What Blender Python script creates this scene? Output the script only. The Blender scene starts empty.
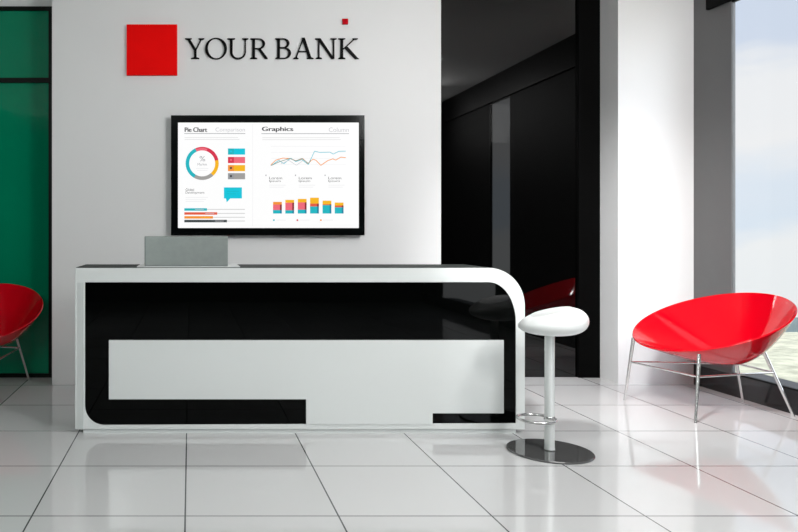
import bpy, bmesh, math
from mathutils import Vector, Matrix

S = bpy.context.scene
COL = S.collection
PI = math.pi
F, CX, CY, HC = 718.0, 190.0, 232.0, 1.3        # focal length (px), vanishing point, eye height


def PX(px, y):            # X of a picture column at depth y
    return (px - CX) * y / F


def PZ(py, y):            # height of a picture row at depth y
    return HC - (py - CY) * y / F


# ------------------------------------------------------------------ materials
def new_mat(name):
    m = bpy.data.materials.new(name)
    m.use_nodes = True
    nt = m.node_tree
    b = nt.nodes['Principled BSDF']
    return m, nt, b


def mat(name, col, rough=0.5, metal=0.0, ior=1.5, noise=0.0, nscale=6.0, coat=0.0, bump=0.0, bscale=200.0):
    m, nt, b = new_mat(name)
    b.inputs['Base Color'].default_value = (*col, 1)
    b.inputs['Roughness'].default_value = rough
    b.inputs['Metallic'].default_value = metal
    b.inputs['IOR'].default_value = ior
    b.inputs['Coat Weight'].default_value = coat
    b.inputs['Coat Roughness'].default_value = 0.03
    tc = nt.nodes.new('ShaderNodeTexCoord')
    if noise > 0:
        n = nt.nodes.new('ShaderNodeTexNoise')
        n.inputs['Scale'].default_value = nscale
        n.inputs['Detail'].default_value = 4
        nt.links.new(tc.outputs['Object'], n.inputs['Vector'])
        r = nt.nodes.new('ShaderNodeValToRGB')
        r.color_ramp.elements[0].position = 0.3
        r.color_ramp.elements[1].position = 0.7
        r.color_ramp.elements[0].color = (*[c * (1 - noise) for c in col], 1)
        r.color_ramp.elements[1].color = (*[min(1, c * (1 + noise)) for c in col], 1)
        nt.links.new(n.outputs['Fac'], r.inputs['Fac'])
        nt.links.new(r.outputs['Color'], b.inputs['Base Color'])
    if bump > 0:
        n2 = nt.nodes.new('ShaderNodeTexNoise')
        n2.inputs['Scale'].default_value = bscale
        nt.links.new(tc.outputs['Object'], n2.inputs['Vector'])
        bp = nt.nodes.new('ShaderNodeBump')
        bp.inputs['Strength'].default_value = bump
        bp.inputs['Distance'].default_value = 0.002
        nt.links.new(n2.outputs['Fac'], bp.inputs['Height'])
        nt.links.new(bp.outputs['Normal'], b.inputs['Normal'])
    return m


def srgb(r, g, b):
    f = lambda c: (c / 255 / 12.92) if c / 255 <= 0.04045 else ((c / 255 + 0.055) / 1.055) ** 2.4
    return (f(r), f(g), f(b))


def screen_mat(name, rgb):
    m, nt, b = new_mat(name)
    c = srgb(*rgb)
    b.inputs['Base Color'].default_value = (0.01, 0.01, 0.01, 1)
    b.inputs['Roughness'].default_value = 0.35
    b.inputs['IOR'].default_value = 1.2
    b.inputs['Emission Color'].default_value = (*c, 1)
    b.inputs['Emission Strength'].default_value = 1.0
    return m


def floor_mat():
    m, nt, b = new_mat('polished white tiles')
    L = nt.links.new
    tc = nt.nodes.new('ShaderNodeTexCoord')
    sep = nt.nodes.new('ShaderNodeSeparateXYZ')
    L(tc.outputs['Object'], sep.inputs[0])

    def math_(op, a, bv=None, use_clamp=False):
        n = nt.nodes.new('ShaderNodeMath')
        n.operation = op
        n.use_clamp = use_clamp
        if hasattr(a, 'links'):
            L(a, n.inputs[0])
        else:
            n.inputs[0].default_value = a
        if bv is not None:
            if hasattr(bv, 'links'):
                L(bv, n.inputs[1])
            else:
                n.inputs[1].default_value = bv
        return n.outputs[0]

    def line(sock, off, half):
        a = math_('SUBTRACT', sock, off)
        a = math_('DIVIDE', a, 0.702)
        a = math_('FRACT', a)
        a = math_('SUBTRACT', a, 0.5)
        a = math_('ABSOLUTE', a)
        return math_('GREATER_THAN', a, 0.5 - half / 0.702)

    lx = line(sep.outputs[0], -0.022 - 7.02, 0.0038)
    ly = line(sep.outputs[1], 0.479 - 7.02, 0.0042)
    j = math_('MAXIMUM', lx, ly)
    # each tile a slightly different white
    sx = math_('FLOOR', math_('DIVIDE', math_('SUBTRACT', sep.outputs[0], -0.022 - 7.02), 0.702))
    sy = math_('FLOOR', math_('DIVIDE', math_('SUBTRACT', sep.outputs[1], 0.479 - 7.02), 0.702))
    comb = nt.nodes.new('ShaderNodeCombineXYZ')
    L(sx, comb.inputs[0])
    L(sy, comb.inputs[1])
    wn = nt.nodes.new('ShaderNodeTexWhiteNoise')
    L(comb.outputs[0], wn.inputs['Vector'])
    cr = nt.nodes.new('ShaderNodeValToRGB')
    cr.color_ramp.elements[0].color = (0.69, 0.69, 0.69, 1)
    cr.color_ramp.elements[1].color = (0.72, 0.72, 0.72, 1)
    L(wn.outputs['Value'], cr.inputs['Fac'])
    mx = nt.nodes.new('ShaderNodeMix')
    mx.data_type = 'RGBA'
    L(j, mx.inputs[0])
    L(cr.outputs['Color'], mx.inputs[6])
    mx.inputs[7].default_value = (0.09, 0.095, 0.095, 1)
    L(mx.outputs[2], b.inputs['Base Color'])
    b.inputs['Roughness'].default_value = 0.07
    b.inputs['IOR'].default_value = 1.5
    return m


def glass_mat(name, tint, refl):
    m = bpy.data.materials.new(name)
    m.use_nodes = True
    nt = m.node_tree
    nt.nodes.remove(nt.nodes['Principled BSDF'])
    out = nt.nodes['Material Output']
    t = nt.nodes.new('ShaderNodeBsdfTransparent')
    t.inputs['Color'].default_value = (*tint, 1)
    g = nt.nodes.new('ShaderNodeBsdfGlossy')
    g.inputs['Roughness'].default_value = 0.0
    fr = nt.nodes.new('ShaderNodeFresnel')
    ge = nt.nodes.new('ShaderNodeNewGeometry')
    io = nt.nodes.new('ShaderNodeMix')
    io.inputs[2].default_value = refl
    io.inputs[3].default_value = 1 / refl
    nt.links.new(ge.outputs['Backfacing'], io.inputs[0])
    nt.links.new(io.outputs[0], fr.inputs['IOR'])
    mx = nt.nodes.new('ShaderNodeMixShader')
    nt.links.new(fr.outputs[0], mx.inputs[0])
    nt.links.new(t.outputs[0], mx.inputs[1])
    nt.links.new(g.outputs[0], mx.inputs[2])
    nt.links.new(mx.outputs[0], out.inputs['Surface'])
    return m


M = {}
M['wall_white'] = mat('white wall paint', (0.80, 0.80, 0.80), 0.55, noise=0.01, nscale=2)
M['ceiling'] = mat('white ceiling paint', (0.82, 0.82, 0.82), 0.7, noise=0.01, nscale=2)
M['floor'] = floor_mat()
M['black_glass'] = mat('black glass panel', (0.0006, 0.0006, 0.0006), 0.02, ior=1.65, noise=0.02)
M['black_matte'] = mat('black satin paint', (0.0016, 0.0016, 0.0016), 0.45, ior=1.12, noise=0.05)
M['green_glass'] = mat('green back painted glass', (0.0004, 0.22, 0.11), 0.04, ior=1.45, noise=0.05, nscale=1.2)
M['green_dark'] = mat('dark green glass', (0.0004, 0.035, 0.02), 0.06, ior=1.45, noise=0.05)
M['mullion'] = mat('dark bronze mullion', (0.005, 0.006, 0.005), 0.4, ior=1.2, noise=0.05)
M['pier_grey'] = mat('mid grey paint', (0.115, 0.115, 0.115), 0.5, noise=0.02)
M['low_wall'] = mat('charcoal gloss panel', (0.018, 0.018, 0.019), 0.12, ior=1.5, noise=0.03)
M['sill_grey'] = mat('grey sill stone', (0.05, 0.052, 0.055), 0.5, noise=0.06, nscale=30)
M['charcoal'] = mat('charcoal paint', (0.0025, 0.0025, 0.0025), 0.6, ior=1.15, noise=0.05)
M['pane'] = glass_mat('clear window glass', (0.985, 0.992, 0.99), 1.12)
M['pane_dimming'] = glass_mat('dimming tinted window glass', (0.46, 0.465, 0.465), 1.04)  # tint added to dim the narrow window's streak in the black glass
M['desk_white'] = mat('white gloss lacquer', (0.70, 0.725, 0.715), 0.15, noise=0.008, nscale=2)
M['desk_black'] = mat('black gloss lacquer', (0.0010, 0.0012, 0.0011), 0.02, ior=1.22, noise=0.05)
M['counter_black'] = mat('dark counter glass', (0.05, 0.056, 0.053), 0.5, ior=1.08, noise=0.05)
M['box_metal'] = mat('brushed silver metal', (0.34, 0.375, 0.36), 0.38, metal=0.75, noise=0.04, nscale=25)
M['plate_white'] = mat('white plate', (0.82, 0.84, 0.83), 0.3, noise=0.01)
M['bezel'] = mat('black gloss plastic', (0.002, 0.003, 0.003), 0.10, ior=1.3, noise=0.05)
M['sign_red'] = mat('red sign acrylic', (0.95, 0.0005, 0.0005), 0.5, ior=1.15, noise=0.02)
M['sign_red_dark'] = mat('deep red sign acrylic', (0.52, 0.001, 0.008), 0.5, ior=1.15, noise=0.02)
M['letter_black'] = mat('black letter metal', (0.003, 0.003, 0.003), 0.4, ior=1.15, noise=0.05)
M['chair_red'] = mat('red gloss shell', (0.62, 0.0005, 0.009), 0.08, ior=1.4, noise=0.01)
M['chrome'] = mat('polished chrome', (0.70, 0.70, 0.69), 0.2, metal=0.85, noise=0.02)
M['stool_white'] = mat('white stool shell', (0.86, 0.88, 0.87), 0.28, noise=0.008)
M['stool_pole'] = mat('satin aluminium', (0.84, 0.87, 0.86), 0.25, metal=0.35, noise=0.02)
M['base_chrome'] = mat('dark mirror chrome', (0.13, 0.13, 0.13), 0.04, metal=0.3, noise=0.02)
M['field'] = mat('pale meadow', (0.47, 0.46, 0.35), 0.9, noise=0.30, nscale=5.0)
M['hills'] = mat('hazy hillside', (0.13, 0.17, 0.17), 0.9, noise=0.1, nscale=0.2)
M['outer'] = mat('outside render', (0.35, 0.35, 0.34), 0.8, noise=0.05)


# ------------------------------------------------------------------ mesh helpers
def obj(name, bm, m, parent=None, smooth=False, bevel=0.0, segs=2):
    me = bpy.data.meshes.new(name)
    bmesh.ops.recalc_face_normals(bm, faces=bm.faces[:])
    bm.to_mesh(me)
    bm.free()
    ms = m if isinstance(m, (list, tuple)) else [m]
    for k in ms:
        me.materials.append(M[k])
    o = bpy.data.objects.new(name, me)
    COL.objects.link(o)
    if parent is not None:
        o.parent = parent
    if smooth:
        for p in me.polygons:
            p.use_smooth = True
        try:
            me.set_sharp_from_angle(angle=math.radians(40))
        except Exception:
            pass
    if bevel > 0:
        b = o.modifiers.new('soft edge', 'BEVEL')
        b.width = bevel
        b.segments = segs
        b.limit_method = 'ANGLE'
        b.angle_limit = math.radians(40)
    return o


def box(bm, x0, x1, y0, y1, z0, z1):
    v = [bm.verts.new(p) for p in ((x0, y0, z0), (x1, y0, z0), (x1, y1, z0), (x0, y1, z0),
                                   (x0, y0, z1), (x1, y0, z1), (x1, y1, z1), (x0, y1, z1))]
    for f in ((0, 1, 2, 3), (4, 7, 6, 5), (0, 4, 5, 1), (1, 5, 6, 2), (2, 6, 7, 3), (3, 7, 4, 0)):
        bm.faces.new([v[i] for i in f])
    return bm


def boxes(*bs):
    bm = bmesh.new()
    for b in bs:
        box(bm, *b)
    return bm


def prism(bm, pts, y0, y1):                 # outline in X,Z pulled along Y
    a = [bm.verts.new((x, y0, z)) for x, z in pts]
    b = [bm.verts.new((x, y1, z)) for x, z in pts]
    n = len(pts)
    f1 = bm.faces.new(a)
    f2 = bm.faces.new(b[::-1])
    for i in range(n):
        bm.faces.new((a[i], b[i], b[(i + 1) % n], a[(i + 1) % n]))
    if n > 4:
        bmesh.ops.triangulate(bm, faces=[f1, f2])
    return bm


def ring_prism(bm, outer, inner, y0, y1):   # two outlines with the same number of points
    n = len(outer)
    A = [bm.verts.new((x, y0, z)) for x, z in outer]
    B = [bm.verts.new((x, y0, z)) for x, z in inner]
    C = [bm.verts.new((x, y1, z)) for x, z in outer]
    D = [bm.verts.new((x, y1, z)) for x, z in inner]
    for i in range(n):
        j = (i + 1) % n
        bm.faces.new((A[i], A[j], B[j], B[i]))
        bm.faces.new((C[i], D[i], D[j], C[j]))
        bm.faces.new((A[i], C[i], C[j], A[j]))
        bm.faces.new((B[i], B[j], D[j], D[i]))
    return bm


def tube(bm, pts, r, seg=14, closed=False, r_end=None):
    pts = [Vector(p) for p in pts]
    n = len(pts)
    rings = []
    ref = Vector((0.13, 0.31, 0.94)).normalized()
    for i, p in enumerate(pts):
        if closed:
            t = pts[(i + 1) % n] - pts[i - 1]
        else:
            t = pts[min(i + 1, n - 1)] - pts[max(i - 1, 0)]
        t.normalize()
        rf = ref if abs(t.dot(ref)) < 0.95 else Vector((1, 0, 0))
        u = t.cross(rf).normalized()
        v = t.cross(u)
        rr = r if r_end is None else r + (r_end - r) * i / (n - 1)
        rings.append([bm.verts.new(p + rr * (math.cos(2 * PI * k / seg) * u + math.sin(2 * PI * k / seg) * v))
                      for k in range(seg)])
    for i in range(n if closed else n - 1):
        a, b = rings[i], rings[(i + 1) % n]
        for k in range(seg):
            bm.faces.new((a[k], a[(k + 1) % seg], b[(k + 1) % seg], b[k]))
    if not closed:
        bm.faces.new(rings[0][::-1])
        bm.faces.new(rings[-1])
    return bm


def lathe(bm, prof, seg=48):                # profile of (radius, height) from axis to axis
    rings = []
    for r, z in prof:
        if r < 1e-6:
            rings.append([bm.verts.new((0, 0, z))])
        else:
            rings.append([bm.verts.new((r * math.cos(2 * PI * k / seg), r * math.sin(2 * PI * k / seg), z)) for k in range(seg)])
    for a, b in zip(rings, rings[1:]):
        for k in range(seg):
            j = (k + 1) % seg
            if len(a) == 1:
                bm.faces.new((a[0], b[j], b[k]))
            elif len(b) == 1:
                bm.faces.new((a[k], a[j], b[0]))
            else:
                bm.faces.new((a[k], a[j], b[j], b[k]))
    return bm


def thing(name, label, cat, loc=(0, 0, 0), rz=0, group=None):
    o = bpy.data.objects.new(name, None)
    o.empty_display_size = 0.1
    COL.objects.link(o)
    o.location = loc
    o.rotation_euler = (0, 0, rz)
    o['label'] = label
    o['category'] = cat
    if group:
        o['group'] = group
    return o


def tag(o, label, cat, group=None):
    o['label'] = label
    o['category'] = cat
    if group:
        o['group'] = group
    return o


def struct(name, bm, m, label, cat, bevel=0.0, parent=None):
    o = obj(name, bm, m, parent, bevel=bevel)
    if parent is None:
        o['kind'] = 'structure'
        o['label'] = label
        o['category'] = cat
    return o


# ------------------------------------------------------------------ the setting
XR, YB, YW, ZC = 4.30, 6.43, 6.10, 3.50      # window wall, glass wall, white wall, ceiling
XL, YR = -3.3, -4.0
struct('floor', boxes((XL - .2, XR + .16, YR - .2, YB + .25, -0.12, 0.0)), 'floor',
       'polished white square floor tiles with dark joints', 'floor')
struct('ceiling', boxes((XL - .2, XR + .2, YR - .2, YB + .25, ZC, ZC + .2)), 'ceiling',
       'plain white ceiling over the lobby', 'ceiling')
struct('wall_back', boxes((PX(52, YW), PX(441, YW), YW, YB + .2, 0, ZC)), 'wall_white',
       'white painted wall block carrying the lettering and television', 'wall')
struct('wall_back_panel', boxes((PX(441, YW) + .001, PX(577, YB), YB, YB + .2, 0, ZC)), 'black_glass',
       'tall mirror-black glass panel behind the stool', 'wall')
struct('trim_1', boxes((PX(577, YB), 3.655, YB - .03, YB + .2, 0, ZC)), 'black_matte',
       'matt black vertical post beside the black glass panel', 'trim')
struct('wall_back_pier', boxes((3.655, XR, 6.13, YB + .2, 0, ZC)), 'wall_white',
       'bright white pier behind the red lounge chair beside the window', 'wall')
# green glazed partition
zt = PZ(7.0, YB)
gp = thing('window_1', 'green glass partition with dark bars behind the red chair', 'window')
gp['kind'] = 'structure'
obj('pane', boxes((XL, PX(52, YW) - .001, YB, YB + .05, 0.0, zt)), 'green_glass', gp)
obj('frame', boxes((XL, PX(52, YW) - .001, YB - .02, YB, PZ(11, YB), zt),
                   (XL, PX(52, YW) - .001, YB - .02, YB, PZ(83.0, YB), PZ(78.2, YB)),
                   (XL, PX(52, YW) - .001, YB - .02, YB, 0, .035),
                   (PX(48.8, YB), PX(52, YW) - .001, YB - .015, YB, 0.035, PZ(83, YB)),
                   (PX(48.8, YB), PX(52, YW) - .001, YB - .015, YB, PZ(78.2, YB), PZ(11, YB)),
                   (-2.50, -2.46, YB - .015, YB, 0.035, PZ(11, YB))), 'mullion', gp)
struct('wall_back_soffit', boxes((XL, PX(52, YW) - .001, YB, YB + .2, zt, ZC)), 'wall_white',
       'white strip of wall above the green glass', 'wall')
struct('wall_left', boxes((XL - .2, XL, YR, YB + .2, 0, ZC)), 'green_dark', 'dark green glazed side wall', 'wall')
struct('wall_rear', boxes((XL - .2, XR + .2, YR - .2, YR, 0, ZC)), 'charcoal', 'charcoal wall behind the viewer', 'wall')
# right wall: grey pier, then windows between dark panels
WINS = [(4.90, 5.70), (2.57, 3.21), (-3.04, -0.86)]
ZS, ZH = 0.172, 3.136
T = .03
struct('wall_right_pier', boxes((XR, XR + T, 5.70, 6.13, ZS, ZC)), 'pier_grey',
       'mid grey wall strip between the white pier and the window', 'wall')
struct('wall_right', boxes((XR, XR + T, YR, -3.04, ZS, ZC), (XR, XR + T, -.86, 2.57, ZS, ZC), (XR, XR + T, 3.21, 4.90, ZS, ZC),
                           *[(XR, XR + T, a, b, ZH, ZC) for a, b in WINS]), 'charcoal',
       'charcoal wall panels between the windows', 'wall')
struct('wall_right_base', boxes((XR, XR + T, YR, 6.13, 0, ZS)), 'low_wall',
       'low glossy charcoal wall under the window', 'wall')
for i, (a, b) in enumerate(WINS):
    w = thing('window_%d' % (i + 2), ['full height window onto a pale meadow beside the red chair', 'narrow window further along the wall',
                                      'wide window behind the viewer'][i], 'window')
    w['kind'] = 'structure'
    obj('sill', boxes((XR + .016, XR + .25, a, b - .001, ZS - .03, ZS)), 'sill_grey', w)
    obj('pane', boxes((XR + .004, XR + .012, a + .012, b, ZS + .012, ZH - .012)), 'pane_dimming' if i == 1 else 'pane', w)
    obj('frame', boxes((XR, XR + .03, a, b, ZS, ZS + .012), (XR, XR + .03, a, b, ZH - .012, ZH),
                       (XR, XR + .03, a, a + .012, ZS + .012, ZH - .012)), 'mullion', w)
tag(obj('roller_blind_box', boxes((XR - .035, XR - .001, YR + .01, 5.94, ZH, ZC - .002)), 'black_matte', bevel=.003),
    'long black roller blind box above the window', 'blind')

# outside
bm = bmesh.new()
nx, ny = 40, 46
g = []
for iy in range(ny + 1):
    row = []
    for ix in range(nx + 1):
        x = 4.75 + 34 * ix / nx
        y = -9 + 23.4 * iy / ny
        z = -0.70 + 0.012 * math.sin(x * 2.3 + y * 1.1) + 0.01 * math.sin(y * 3.1 - x * 1.7)
        row.append(bm.verts.new((x, y, z)))
    g.append(row)
for iy in range(ny):
    for ix in range(nx):
        bm.faces.new((g[iy][ix], g[iy][ix + 1], g[iy + 1][ix + 1], g[iy + 1][ix]))
for ix in range(nx):                         # the meadow drops away beyond its far edge
    a, b = g[ny][ix], g[ny][ix + 1]
    c = bm.verts.new((b.co.x, 20, -6)); d = bm.verts.new((a.co.x, 20, -6))
    bm.faces.new((a, b, c, d))
struct('ground', bm, 'field', 'pale yellow green meadow outside the window', 'ground')
bm = bmesh.new()
prev = None
for i in range(61):
    x = -20 + 160 * i / 60
    h = PZ(325, 60) + 0.22 * math.sin(i * 0.7) + .12 * math.sin(i * 1.9)
    q = [bm.verts.new((x, 60, -14)), bm.verts.new((x, 60, h - .5)), bm.verts.new((x, 64, h)), bm.verts.new((x, 90, -14))]
    if prev:
        for k in range(3):
            bm.faces.new((prev[k], q[k], q[k + 1], prev[k + 1]))
    prev = q
struct('hills', bm, 'hills', 'hazy grey line of distant hills beyond the meadow', 'hills')


# ------------------------------------------------------------------ reception desk
YD = 4.62
X_ = lambda px: PX(px, YD)
Z_ = lambda py: PZ(py, YD)
DL, DR, DT, DB = X_(75), X_(525), Z_(268), 0.03
IL, IR, IT, IB = X_(85), X_(516), Z_(282.3), Z_(425)
desk = thing('reception_desk', 'long white and black gloss reception desk with one rounded corner', 'desk', (0, 0, 0))


def arc(cx, cz, rx, rz, a0, a1, n):
    return [(cx + rx * math.cos(a0 + (a1 - a0) * i / n), cz + rz * math.sin(a0 + (a1 - a0) * i / n)) for i in range(n + 1)]


NA = 16
RO = 36 * YD / F
outer = arc(DR - RO, DT - RO * 1.05, RO, RO * 1.05, 0, PI / 2, NA) + [(DL, DT)] + [(DL, DB)] * 1
inner_rx, inner_rz = 27 * YD / F, 40 * YD / F
rb = 19 * YD / F
bl = arc(IL + rb, IB + rb, rb, rb, PI, 1.5 * PI, 8)
inner = arc(IR - inner_rx, IT - inner_rz, inner_rx, inner_rz, 0, PI / 2, NA) + [(IL, IT)] + bl + [(IR, Z_(423.3))]
# outer with the same point count: the lower corners get repeated points spread along the edges
outer_full = arc(DR - RO, DT - RO * 1.05, RO, RO * 1.05, 0, PI / 2, NA) + [(DL, DT)]
outer_full += [(DL, DB + .16 * (1 - i / 4)) for i in range(4)] + [(DL, DB)] + [(DL + .16 * i / 4, DB) for i in range(1, 5)] + [(DR, DB)]
bm = bmesh.new()
ring_prism(bm, outer_full, inner, YD, YD + .44)
obj('frame', bm, 'desk_white', desk, bevel=.003)
bm = bmesh.new()
prism(bm, [(x, z) for x, z in inner], YD + .006, YD + .03)
obj('black_panel', bm, 'desk_black', desk)
ya, yb = YD - .008, YD + .012
bm = boxes((X_(109), X_(503.3), ya, yb, Z_(399), Z_(340)), (X_(306), X_(432.2), ya, yb, Z_(424), Z_(399)),
           (X_(432.2), X_(503.3), ya, yb, Z_(413), Z_(399)))
obj('white_panel', bm, 'desk_white', desk)
bm = boxes((DL + .05, DR - .05, YD + .02, YD + .42, 0.0, DB))
obj('plinth', bm, 'desk_white', desk)
bm = boxes((DL + .006, DR - RO, YD + .006, YD + .44, DT, DT + .004))
obj('countertop', bm, 'counter_black', desk)
# bevelled lacquer strip along the short end, facing the green side wall
bm = bmesh.new()
a = [bm.verts.new(p) for p in ((DL - .002, YD + .06, DB + .002), (DL - .001, YD + .004, DB + .002), (DL + .055, YD - .012, DB + .002), (DL + .060, YD + .002, DB + .002))]
b = [bm.verts.new((v.co.x, v.co.y, DT - .094)) for v in a]
bm.faces.new(a); bm.faces.new(b[::-1])
for i in range(4):
    bm.faces.new((a[i], a[(i + 1) % 4], b[(i + 1) % 4], b[i]))
obj('end_strip', bm, 'desk_white', desk)

# silver box on the desk
YX = 4.645
zb = DT + .004
bx = thing('metal_box', 'silver grey metal box standing on the reception desk below the television', 'box', (PX(186, YX), YX + .1, zb))
px0 = bx.location.copy()
bm = boxes((PX(137, YX) - px0.x, PX(240, YX) - px0.x, -.108, .25, 0, .006))
obj('base_plate', bm, 'plate_white', bx, bevel=.001)
bm = boxes((PX(144.5, YX) - px0.x, PX(228, YX) - px0.x, -.10, .09, .006, PZ(236.2, YX) - zb))
obj('housing', bm, 'box_metal', bx, bevel=.004)
bm = boxes((PX(144.5, YX) - px0.x + .006, PX(228, YX) - px0.x - .006, -.104, -.099, .012, PZ(236.2, YX) - zb - .008))
obj('front_cover', bm, 'box_metal', bx, bevel=.001)

# ------------------------------------------------------------------ television
YT = 6.02
TX = lambda px: PX(px, YT)
TZ = lambda py: PZ(py, YT)
tv = thing('flat_screen_tv', 'wall mounted black television showing a pie chart and bar graphs', 'television', (TX(268), YW - .02, TZ(175)))
t0 = tv.location.copy()
bm = bmesh.new()
O = [(TX(171), TZ(115.2)), (TX(364.7), TZ(115.2)), (TX(364.7), TZ(235.3)), (TX(171), TZ(235.3))]
I = [(TX(178), TZ(122.4)), (TX(359.1), TZ(122.4)), (TX(359.1), TZ(228.0)), (TX(178), TZ(228.0))]
rel = lambda pts: [(x - t0.x, z - t0.z) for x, z in pts]
ring_prism(bm, rel(O), rel(I), YT - t0.y, YT + .035 - t0.y)
obj('bezel', bm, 'bezel', tv, bevel=.003)
bm = bmesh.new()
prism(bm, rel([(TX(172), TZ(116)), (TX(364), TZ(116)), (TX(364), TZ(234.5)), (TX(172), TZ(234.5))]), YT + .03 - t0.y, YT + .055 - t0.y)
obj('housing', bm, 'bezel', tv, bevel=.004)
bm = boxes((TX(235) - t0.x, TX(300) - t0.x, YT + .055 - t0.y, YW - .002 - t0.y, TZ(200) - t0.z, TZ(150) - t0.z))
obj('wall_bracket', bm, 'black_matte', tv)

SC = {'white': (253, 253, 253), 'teal': (22, 180, 192), 'cyan': (0, 196, 218), 'crimson': (214, 45, 75), 'rose': (238, 104, 122),
      'amber': (246, 182, 22), 'orange': (243, 146, 50), 'greybar': (160, 158, 156), 'palegrey': (216, 216, 216), 'text': (60, 60, 64),
      'lighttext': (196, 196, 200), 'midgrey': (150, 152, 156), 'charcoal_bar': (58, 66, 68), 'skyline': (120, 200, 214),
      'sage': (130, 150, 138), 'redbar': (226, 88, 62), 'darkred': (140, 36, 46), 'bluedark': (20, 132, 160), 'faint': (232, 232, 234)}
for k, v in SC.items():
    M['s_' + k] = screen_mat('screen ' + k, v)
keys = list(SC)
sb = bmesh.new()
layer_y = [YT + .012]


def face_(pts, col, lift):
    y = YT + .012 - .0012 * lift - t0.y
    f = sb.faces.new([sb.verts.new((TX(x) - t0.x, y, TZ(z) - t0.z)) for x, z in pts])
    f.material_index = keys.index(col)
    return f


def srect(x0, x1, y0, y1, col, lift=1):
    face_([(x0, y0), (x0, y1), (x1, y1), (x1, y0)], col, lift)


def sline(pts, w, col, lift=2):
    for (x0, y0), (x1, y1) in zip(pts, pts[1:]):
        d = math.hypot(x1 - x0, y1 - y0)
        nx_, ny_ = -(y1 - y0) / d * w / 2, (x1 - x0) / d * w / 2
        face_([(x0 + nx_, y0 + ny_), (x1 + nx_, y1 + ny_), (x1 - nx_, y1 - ny_), (x0 - nx_, y0 - ny_)], col, lift)


def text_tris(body):
    cu = bpy.data.curves.new('txt', 'FONT')
    cu.body = body
    cu.size = 1.0
    ob = bpy.data.objects.new('txt', cu)
    COL.objects.link(ob)
    bpy.context.view_layer.update()
    me = ob.evaluated_get(bpy.context.evaluated_depsgraph_get()).to_mesh()
    vs = [v.co.copy() for v in me.vertices]
    fs = [list(p.vertices) for p in me.polygons]
    ob.evaluated_get(bpy.context.evaluated_depsgraph_get()).to_mesh_clear()
    bpy.data.objects.remove(ob)
    bpy.data.curves.remove(cu)
    return vs, fs


def stext(body, x0, x1, y0, y1, col, bold=0.0, lift=2):     # box of the writing in picture pixels
    vs, fs = text_tris(body)
    ax, bx_ = min(v.x for v in vs), max(v.x for v in vs)
    ay, by = min(v.y for v in vs), max(v.y for v in vs)
    for k, dx in enumerate((0.0,) if bold == 0 else (0.0, bold)):
        for f in fs:
            face_([(x0 + dx + (vs[i].x - ax) / (bx_ - ax) * (x1 - x0 - bold), y1 - (vs[i].y - ay) / (by - ay) * (y1 - y0)) for i in f], col, lift + k * .3)


srect(177, 359.3, 121.4, 228.4, 'white', 0)
# pie chart page
stext('Pie Chart', 184.6, 207.3, 127.2, 131.8, 'text', .5)
stext('Comparison', 215.5, 245, 127.4, 132.6, 'lighttext')
srect(184.3, 245.4, 133.1, 133.7, 'midgrey')
srect(184.5, 238, 137.2, 137.7, 'palegrey')
srect(184.5, 239.5, 139.1, 139.6, 'palegrey')
cx_, cy_, ro, ri = 202.2, 163.3, 16.6, 13.0


def sarc(a0, a1, col, r0=ri, r1=ro, lift=2):
    n = max(3, int(abs(a1 - a0) / 6))
    for i in range(n):
        p, q = math.radians(a0 + (a1 - a0) * i / n), math.radians(a0 + (a1 - a0) * (i + 1) / n)
        face_([(cx_ + r * math.cos(t), cy_ - r * math.sin(t)) for r, t in ((r0, p), (r1, p), (r1, q), (r0, q))], col, lift)


sarc(12, 115, 'crimson')
sarc(70, 115, 'rose', 13.0, 15.5, 2.4)
sarc(115, 240, 'teal')
sarc(240, 312, 'greybar')
sarc(312, 372, 'amber')
stext('%', 199.6, 205.2, 156, 161.2, 'midgrey')
stext('Market', 197.6, 207, 163, 165.4, 'midgrey')
srect(196, 208.5, 168, 168.5, 'faint')
srect(197, 207.5, 170, 170.5, 'faint')
for y, c, c2 in ((148.3, 'teal', 'cyan'), (156.8, 'crimson', 'rose'), (164.9, 'orange', 'amber'), (173.0, 'midgrey', 'greybar')):
    srect(228, 234, y, y + 6.2, c)
    srect(234, 245.2, y, y + 6.2, c2)
    srect(230, 232, y + 2, y + 4, 'text' if c in ('orange', 'midgrey') else c2, 2)
stext('Global', 185.5, 194, 188.3, 190.9, 'text')
stext('Development', 185.5, 204.5, 191.4, 194.2, 'text')
for y in (197, 199, 201):
    srect(185.5, 208 - (y - 197), y, y + .5, 'faint')
srect(224, 242, 187.3, 198.4, 'cyan')
face_([(226, 198.3), (230.5, 198.3), (226.8, 202.3)], 'cyan', 1)
srect(227, 239, 191, 191.5, 'teal', 2)
srect(227, 236, 193.5, 194, 'teal', 2)
for y, x1, c in ((208.2, 207, 'teal'), (212.2, 217.3, 'redbar'), (216.1, 213, 'orange'), (219.8, 227, 'charcoal_bar')):
    srect(184.3, x1, y, y + 2.5, c)
    srect(x1, 245, y + .7, y + 1.7, 'palegrey')
    srect(x1 - 12, x1 - 3, y + 1, y + 1.5, 'lighttext' if c != 'orange' else 'amber', 2)
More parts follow.
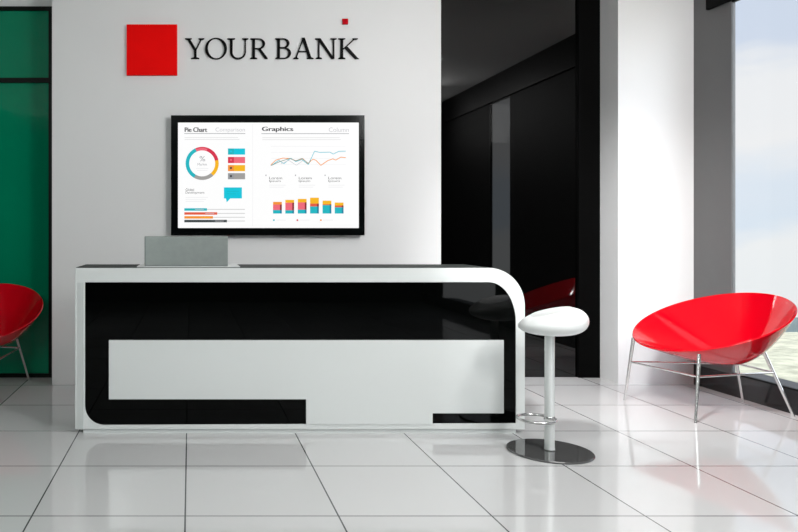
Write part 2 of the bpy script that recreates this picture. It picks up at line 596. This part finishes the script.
# graphics page
srect(252.6, 252.9, 124, 226, 'faint')
stext('Graphics', 262, 293.5, 126.6, 132.2, 'text', .6)
stext('Column', 329, 349, 127.3, 131.8, 'lighttext')
srect(261.5, 349.3, 133.2, 133.8, 'midgrey')
srect(262.5, 340, 137.3, 137.8, 'palegrey')
srect(262.5, 341, 139.3, 139.8, 'palegrey')
for y in (146, 152, 158, 164):
    srect(271, 346, y, y + .3, 'faint')
sline([(271, 165.7), (279, 160.2), (284, 163.6), (291, 158), (296, 161.5), (302, 159.5), (308.5, 164.5), (314.8, 151), (320, 152.3), (330, 152), (333.5, 154), (339, 151.2), (346, 151)], .75, 'skyline')
sline([(271, 164.7), (276, 160), (283, 158), (290, 158.4), (296, 160.6), (303, 158.5), (308, 163.5), (313, 159.2), (316, 160), (321, 165.3), (328, 160.5), (333, 158.7), (336, 160), (341, 157), (346, 157.6)], .75, 'orange', 2.4)
sline([(271, 165.6), (278, 162.3), (283, 160.5), (290, 158.4), (296, 160.8), (302, 158.3), (308.5, 163.4), (311, 160)], .7, 'sage', 2.8)
sline([(281, 163.6), (289, 160.3), (296.5, 165.2), (303, 160.6)], .5, 'lighttext', 3.1)
for x in (268.8, 298.4, 328.0):
    stext('Lorem', x + .6, x + 13.5, 176.6, 179.2, 'text')
    stext('Ipsum', x + .6, x + 12, 179.8, 182.5, 'text')
    srect(x - 3.2, x - 2.2, 174.6, 175.8, 'midgrey')
    srect(x + .6, x + 17, 184.8, 185.3, 'faint')
    srect(x + .6, x + 15, 186.8, 187.3, 'faint')
base = 213.5
for x, tm, tr, tt in ((273.2, 210.0, 204.5, 201.8), (285.5, 210.2, 202.6, 199.8), (298.0, 209.6, 202.3, 198.8), (310.3, 206.4, 203.5, 197.6),
                      (322.8, 205.0, 204.2, 200.6), (335.0, 207.2, 205.4, 202.5)):
    srect(x, x + 8.8, tm, base, 'teal')
    srect(x, x + 8.8, tr, tm, 'rose' if x < 305 else 'redbar')
    srect(x, x + 8.8, tt, tr, 'amber' if x > 280 else 'orange')
    srect(x + 7, x + 8.8, tm, base, 'bluedark', 2)
    srect(x + 7, x + 8.8, tr, tm, 'darkred', 2)
for x, c in ((273.2, 'teal'), (296.8, 'crimson'), (320.3, 'orange')):
    srect(x, x + 1.6, 219.3, 220.9, c)
    srect(x + 3, x + 13, 219.8, 220.3, 'faint')
obj('screen', sb, ['s_' + k for k in keys], tv)
# a screen's face must look towards the room
scr = [c for c in tv.children if c.name.startswith('screen')][0]
scr.data.polygons.foreach_set('use_smooth', [False] * len(scr.data.polygons))

# ------------------------------------------------------------------ red squares and lettering
YS = YW
tag(obj('sign_square', boxes((PX(126.6, 6.07), PX(177.2, 6.07), 6.07, YS, PZ(75, 6.07), PZ(24.3, 6.07))), 'sign_red', bevel=.002),
    'large red square mounted on the white wall beside the letter Y', 'sign')
tag(obj('sign_square', boxes((PX(342.6, 6.08), PX(348.2, 6.08), 6.08, YS, PZ(24, 6.08), PZ(18.5, 6.08))), 'sign_red_dark', bevel=.001),
    'tiny red square on the white wall above the letter K', 'sign')

TK, TN, SF = .128, .056, .038     # thick stroke, thin stroke, serif height


def glyph(ch, w):
    P = []

    def st(x0, y0, x1, y1, wd):
        P.append([(x0 - wd / 2, y0), (x0 + wd / 2, y0), (x1 + wd / 2, y1), (x1 - wd / 2, y1)])

    def sf(xc, y, hw):                         # serif: thin slab flaring to the stem
        s = 1 if y < .5 else -1
        P.append([(xc - hw, y), (xc + hw, y), (xc + hw, y + s * SF), (xc + hw * .45, y + s * SF * 1.9), (xc - hw * .45, y + s * SF * 1.9), (xc - hw, y + s * SF)])

    def bow(xs, xr, ya, yb, tk, th):           # half round bowl to the right of a stem
        n = 16
        xi = xs + (xr - xs) * .42
        cy, ry = (ya + yb) / 2, (yb - ya) / 2
        o = [(xs, yb), (xi, yb)] + [(xi + (xr - xi) * math.cos(PI / 2 - PI * i / n), cy + ry * math.sin(PI / 2 - PI * i / n)) for i in range(1, n)] + [(xi, ya), (xs, ya)]
        k = [(xs, yb - th), (xi, yb - th)] + [(xi + (xr - tk - xi) * math.cos(PI / 2 - PI * i / n), cy + (ry - th) * math.sin(PI / 2 - PI * i / n)) for i in range(1, n)] + [(xi, ya + th), (xs, ya + th)]
        for i in range(len(o) - 1):
            P.append([o[i], o[i + 1], k[i + 1], k[i]])
    if ch == 'Y':
        c = w * .52
        st(c, 0, c, .48, TK)
        st(c - .01, .44, .13, 1, TK * 1.15)
        st(c + .03, .44, w - .13, 1, TN * 1.2)
        sf(c, 0, .2); sf(.15, 1, .16); sf(w - .14, 1, .14)
    elif ch == 'O':
        n = 40
        ex, ey = w / 2, .525
        o = [(ex + ex * math.cos(2 * PI * i / n), .5 + ey * math.sin(2 * PI * i / n)) for i in range(n)]
        tl = .14
        k = []
        for i in range(n):
            t = 2 * PI * i / n
            x, y = (ex - .135) * math.cos(t), (ey - .05) * math.sin(t)
            k.append((ex + x * math.cos(tl) - y * math.sin(tl) * .6, .5 + x * math.sin(tl) * .35 + y * math.cos(tl * .5)))
        for i in range(n):
            j = (i + 1) % n
            P.append([o[i], o[j], k[j], k[i]])
    elif ch == 'U':
        a, b = .2, w - .15
        st(a, .33, a, 1, TK)
        st(b, .33, b, 1, TN * 1.2)
        n = 18
        cx0 = (a - TK / 2 + b + TN * .6) / 2
        rx = cx0 - (a - TK / 2)
        for i in range(n):
            t0_, t1_ = PI + PI * i / n, PI + PI * (i + 1) / n

            def pt(t, inn):
                th = TK + (TN * 1.2 - TK) * (t - PI) / PI
                r_ = rx - th * inn
                return (cx0 + r_ * math.cos(t), .34 + (.36 - .075 * inn) * math.sin(t))
            P.append([pt(t0_, 0), pt(t1_, 0), pt(t1_, 1), pt(t0_, 1)])
        sf(a, 1, .19); sf(b, 1, .15)
    elif ch == 'R':
        a = .17
        st(a, 0, a, 1, TK)
        bow(a, w - .13, .47, 1.0, TK, TN)
        P.append([(a + .19, .5), (a + .33, .5), (w - .02, .06), (w, 0), (w - .13, 0)])
        sf(a, 0, .17); sf(a - .03, 1, .13)
    elif ch == 'B':
        a = .17
        st(a, 0, a, 1, TK)
        bow(a, w - .08, .52, 1.0, TK, TN)
        bow(a, w, 0, .56, TK * 1.1, TN)
        sf(a - .04, 0, .12); sf(a - .04, 1, .12)
    elif ch == 'A':
        t = w * .5
        st(.12, 0, t, 1.0, TN * 1.15)
        st(w - .15, 0, t, 1.03, TK * 1.15)
        P.append([(.26, .33), (w - .3, .33), (w - .32, .385), (.28, .385)])
        sf(.13, 0, .13); sf(w - .15, 0, .16)
    elif ch == 'N':
        a, b = .18, w - .17
        st(a, 0, a, 1, TN * 1.25)
        st(b, 0, b, 1, TN * 1.25)
        P.append([(a - .09, 1), (a + .08, 1), (b + TN * .6, .0), (b - .1, .0)])
        sf(a, 0, .15); sf(a - .05, 1, .13); sf(b, 1, .15)
    elif ch == 'K':
        a = .17
        st(a, 0, a, 1, TK)
        st(a + .05, .46, w - .17, 1, TN * 1.5)
        P.append([(a + .13, .53), (a + .27, .6), (w - .05, .05), (w + .02, 0), (w - .17, 0)])
        sf(a, 0, .17); sf(a, 1, .17); sf(w - .17, 1, .13)
    return P


YL = 6.083
cap = (58.8 - 38.2) * YL / F
for ch, a, b, lab in (('Y', 185.4, 204.3, 'black raised letter Y on the white wall, next to the large red square'),
                      ('O', 205.0, 227.0, 'black raised letter O on the white wall, between Y and U'),
                      ('U', 227.2, 248.4, 'black raised letter U on the white wall, between O and R'),
                      ('R', 250.2, 267.8, 'black raised letter R on the white wall, ending the first word'),
                      ('B', 275.2, 291.2, 'black raised letter B on the white wall, starting the second word'),
                      ('A', 293.2, 313.4, 'black raised letter A on the white wall, between B and N'),
                      ('N', 315.2, 337.2, 'black raised letter N on the white wall, between A and K'),
                      ('K', 338.4, 358.8, 'black raised letter K on the white wall, under the tiny red square')):
    bm = bmesh.new()
    w = (b - a) / 20.6
    x0, z0 = PX(a, YL), PZ(58.8, YL)
    for poly in glyph(ch, w):
        prism(bm, [(x * cap, z * cap) for x, z in poly], 0, YW - .002 - YL)
    o = obj('wall_letter', bm, 'letter_black')
    o.location = (x0, YL, z0)
    tag(o, lab, 'letter', 'raised letters of the bank name on the white wall')

# ------------------------------------------------------------------ bar stool
YSB = 4.243
sx = PX(549.6, YSB)
st_ = thing('bar_stool', 'white bar stool with rounded seat and round mirror base in front of the desk', 'stool', (sx, YSB, 0))
bm = bmesh.new()
lathe(bm, [(0, 0), (.231, 0), (.236, .004), (.236, .009), (.231, .013), (.034, .013), (.034, .018), (0, .018)], 96)
obj('base', bm, 'base_chrome', st_)
bm = bmesh.new()
lathe(bm, [(0, .016), (.030, .016), (.0275, .03), (.0275, .70), (.045, .715), (0, .715)], 32)
obj('pole', bm, 'stool_pole', st_, smooth=True)
bm = bmesh.new()
fr = (PX(536.6, YSB) - sx, -.0, .197)
tube(bm, [(fr[0] + .104 * math.cos(t * 2 * PI / 40), fr[1] + .104 * math.sin(t * 2 * PI / 40), fr[2]) for t in range(40)], .0085, 12, closed=True)
obj('foot_ring', bm, 'chrome', st_, smooth=True)
bm = bmesh.new()
lathe(bm, [(0, .182), (.029, .182), (.031, .185), (.031, .209), (.029, .212), (0, .212)], 28)
obj('ring_collar', bm, 'chrome', st_, smooth=True)
bm = bmesh.new()
prof = [(0, -.078)]
for i in range(1, 25):
    t = -PI / 2 + PI * i / 24
    r = .208 * abs(math.cos(t)) ** .72
    z = .076 * math.sin(t)
    prof.append((r if i < 24 else .0, z))
prof = [p for p in prof if p[1] < .0665]
prof += [(.125, .0685), (.09, .0665), (.05, .065), (0, .0645)]
lathe(bm, prof, 64)
for v in bm.verts:                         # egg-shaped: one end fuller than the other
    k = 1 + .30 * (v.co.x / .208)
    v.co.z *= k
seat = obj('seat', bm, 'stool_white', st_, smooth=True)
seat.location = (PX(553, YSB) - sx, 0, PZ(322.8, YSB))
seat.rotation_euler = (0, math.radians(-8), 0)
seat.rotation_euler[0] = math.radians(-3)
seat.scale = (.91, .91, 1.0)

# ------------------------------------------------------------------ red lounge chairs
CH = Vector((3.80, 5.25, 0))
k_ = .985
cc = Vector((3.860 * k_, 5.334 * k_, HC + (0.6450 - HC) * k_)) - CH
RR = .507 * k_
nrm = Vector((-.4044, -.0785, 1)).normalized()
uu = nrm.cross(Vector((0, 1, 0))).normalized()
vv = nrm.cross(uu).normalized()
BB = Vector((3.95, 5.17, .372)) - CH


def bowl(r, t):
    g_ = 1 - r ** 1.5
    return cc + RR * r * (math.cos(t) * uu + math.sin(t) * vv) + (BB - cc) * g_


def make_chair(label):
    t = thing('lounge_chair', label, 'chair', CH, 0, 'red shell lounge chairs')
    bm = bmesh.new()
    N, R_ = 96, 22
    thick = .014

    def shell(off, rmax):
        c = [bm.verts.new(bowl(0, 0) + off * Vector((0, 0, 1)))]
        rings = []
        for i in range(1, R_ + 1):
            r = rmax * i / R_
            rings.append([bm.verts.new(bowl(r, 2 * PI * k / N) + off * nrm) for k in range(N)])
        for k in range(N):
            bm.faces.new((c[0], rings[0][k], rings[0][(k + 1) % N]))
        for a, b in zip(rings, rings[1:]):
            for k in range(N):
                bm.faces.new((a[k], b[k], b[(k + 1) % N], a[(k + 1) % N]))
        return rings[-1]
    a = shell(0, 1.0)
    b = shell(-thick, 1.0)
    m = [bm.verts.new(bowl(1.0, 2 * PI * k / N) - thick * .5 * nrm + (bowl(1.0, 2 * PI * k / N) - cc).normalized() * .005) for k in range(N)]
    for k in range(N):
        j = (k + 1) % N
        bm.faces.new((a[k], m[k], m[j], a[j]))
        bm.faces.new((m[k], b[k], b[j], m[j]))
    obj('seat_shell', bm, 'chair_red', t, smooth=True)
    feet = [Vector(p) - CH for p in ((3.36, 5.55, 0), (3.44, 4.886, 0), (4.215, 5.47, 0), (4.255, 5.06, 0))]
    # where each leg meets the shell (r, direction towards)
    tops = []
    for px, py, yy in ((633.5, 338, 5.47), (699.3, 351, 4.955), (735, 352, 5.42), (764, 352, 5.10)):
        tops.append(Vector((PX(px, yy), yy, PZ(py, yy))) - CH)
    rails = []
    for fpt, tp in zip(feet, tops):
        s = .305 / tp.z
        bend = fpt + (tp - fpt) * s
        rails.append(bend)
        bm = bmesh.new()
        out = Vector((tp.x, tp.y, 0)).normalized() * .0
        tube(bm, [fpt, fpt + (tp - fpt) * .3, bend, fpt + (tp - fpt) * .8, tp], .0088, 12, r_end=.0125)
        leg = obj('leg', bm, 'chrome', t, smooth=True)
    for i, j in ((0, 1), (1, 3), (3, 2), (2, 0)):
        bm = bmesh.new()
        tube(bm, [rails[i], rails[j]], .0075, 10)
        obj('rail', bm, 'chrome', t, smooth=True)
    return t


c1 = make_chair('red shell lounge chair on chrome legs beside the window')
c2 = c1.copy()
COL.objects.link(c2)
for ch_ in list(c1.children):
    d = ch_.copy()
    COL.objects.link(d)
    d.parent = c2
c2['label'] = 'red shell lounge chair in front of the green glass'
c2.location = (-1.715, 5.90, 0)
c2.rotation_euler = (0, 0, math.radians(74))

# ------------------------------------------------------------------ light
def area(name, x, y, z, sx_, sy_, power, rot=(0, 0, 0)):
    l = bpy.data.lights.new(name, 'AREA')
    l.shape = 'RECTANGLE'
    l.size, l.size_y = sx_, sy_
    l.energy = power
    l.color = (1.0, 0.995, 0.985)
    o = bpy.data.objects.new(name, l)
    COL.objects.link(o)
    o.location = (x, y, z)
    o.rotation_euler = rot
    return o


def aimed(name, pos, to, size, power):
    o = area(name, *pos, size, size, power)
    o.rotation_euler = (Vector(to) - Vector(pos)).to_track_quat('-Z', 'Y').to_euler()
    return o


area('fill_overhead_1', 2.4, .6, ZC - .01, 1.2, 1.2, 18)  # added fill: unseen overhead lamps lift the room beyond its window light
area('fill_overhead_2', 2.6, 3.2, ZC - .01, 1.2, 1.2, 24)
area('fill_overhead_3', -.6, .6, ZC - .01, 1.2, 1.2, 6)
aimed('fill_aimed_1', (3.3, .4, 3.2), (1.0, 6.1, 1.2), .7, 84)  # added fill, out of view: frontal light on the white wall, from the right
aimed('fill_aimed_2', (3.3, 2.0, 3.35), (3.8, 6.1, 1.4), .5, 44)  # unseen fill added to whiten the pier beside the window
aimed('fill_aimed_3', (-1.6, -1.6, 3.2), (1.3, 6.1, .5), 1.4, 105).data.color = (.94, 1.0, .975)  # unseen fill added from the left, tinted slightly green
sl = bpy.data.lights.new('fill_spot', 'SPOT')  # unseen spot added to brighten the pier side and the floor near it
sl.energy = 880
sl.spot_size = math.radians(46)
sl.spot_blend = .9
sl.shadow_soft_size = .2
slo = bpy.data.objects.new('fill_spot', sl)
COL.objects.link(slo)
slo.location = (.9, 2.6, 3.4)
slo.rotation_euler = (Vector((3.8, 6.1, .4)) - slo.location).to_track_quat('-Z', 'Y').to_euler()
sun = bpy.data.lights.new('sun', 'SUN')
sun.energy = 1.6
sun.angle = math.radians(3)
so = bpy.data.objects.new('sun', sun)
COL.objects.link(so)
so.rotation_euler = Vector((.45, .35, -.82)).to_track_quat('-Z', 'Y').to_euler()

w = bpy.data.worlds.new('sky')
S.world = w
w.use_nodes = True
nt = w.node_tree
L = nt.links.new
bg = nt.nodes['Background']
tc = nt.nodes.new('ShaderNodeTexCoord')
mp = nt.nodes.new('ShaderNodeMapping')
mp.inputs['Scale'].default_value = (1.0, 1.0, 3.0)
mp.inputs['Location'].default_value = (.3, .1, .35)
L(tc.outputs['Generated'], mp.inputs['Vector'])
nz = nt.nodes.new('ShaderNodeTexNoise')
nz.inputs['Scale'].default_value = 2.6
nz.inputs['Detail'].default_value = 6
nz.inputs['Roughness'].default_value = .5
L(mp.outputs[0], nz.inputs['Vector'])
# banks of cloud: height in the sky, broken up by the noise, picks cloud white or pale blue
sz = nt.nodes.new('ShaderNodeSeparateXYZ')
L(tc.outputs['Generated'], sz.inputs[0])
nm = nt.nodes.new('ShaderNodeMath')
nm.operation = 'MULTIPLY_ADD'
L(nz.outputs['Fac'], nm.inputs[0])
nm.inputs[1].default_value = .30
nm.inputs[2].default_value = .35            # noise of 0.5 leaves the height as it is, offset 0.5
ad = nt.nodes.new('ShaderNodeMath')
ad.operation = 'ADD'
L(sz.outputs[2], ad.inputs[0])
L(nm.outputs[0], ad.inputs[1])
cr = nt.nodes.new('ShaderNodeValToRGB')
e = cr.color_ramp.elements
stops = [(.40, (238, 241, 243)), (.495, (240, 242, 244)), (.53, (221, 232, 244)), (.575, (224, 233, 244)), (.615, (242, 242, 244)),
         (.685, (240, 241, 244)), (.72, (211, 221, 238)), (.85, (206, 218, 238)), (1.0, (225, 231, 240))]
e[0].position, e[0].color = stops[0][0], (*srgb(*stops[0][1]), 1)
e[1].position, e[1].color = stops[-1][0], (*srgb(*stops[-1][1]), 1)
for p, c in stops[1:-1]:
    k = e.new(p)
    k.color = (*srgb(*c), 1)
L(ad.outputs[0], cr.inputs['Fac'])
# extra sky glow added behind the viewer, for reflections and fill from that side
sp = nt.nodes.new('ShaderNodeVectorMath')
sp.operation = 'DOT_PRODUCT'
L(tc.outputs['Generated'], sp.inputs[0])
sp.inputs[1].default_value = Vector((.55, -.80, .25)).normalized()
mr = nt.nodes.new('ShaderNodeMapRange')
mr.inputs['From Min'].default_value = .2
mr.inputs['From Max'].default_value = 1.0
mr.inputs['To Min'].default_value = 1.0
mr.inputs['To Max'].default_value = 5.0
L(sp.outputs['Value'], mr.inputs['Value'])
L(mr.outputs[0], bg.inputs['Strength'])
L(cr.outputs['Color'], bg.inputs['Color'])

# ------------------------------------------------------------------ camera
cam = bpy.data.cameras.new('camera')
co = bpy.data.objects.new('camera', cam)
COL.objects.link(co)
co.location = (0, 0, HC)
co.rotation_euler = (PI / 2, 0, 0)
cam.sensor_fit = 'HORIZONTAL'
cam.sensor_width = 36
cam.lens = F / 798 * 36
cam.shift_x = (399 - CX) / 798
cam.shift_y = -(266 - CY) / 798
cam.clip_start = .05
cam.clip_end = 500
S.camera = co
S.view_settings.view_transform = 'Standard'
S.view_settings.look = 'None'
S.view_settings.exposure = 0
S.view_settings.gamma = 1
S.view_settings.use_curve_mapping = False
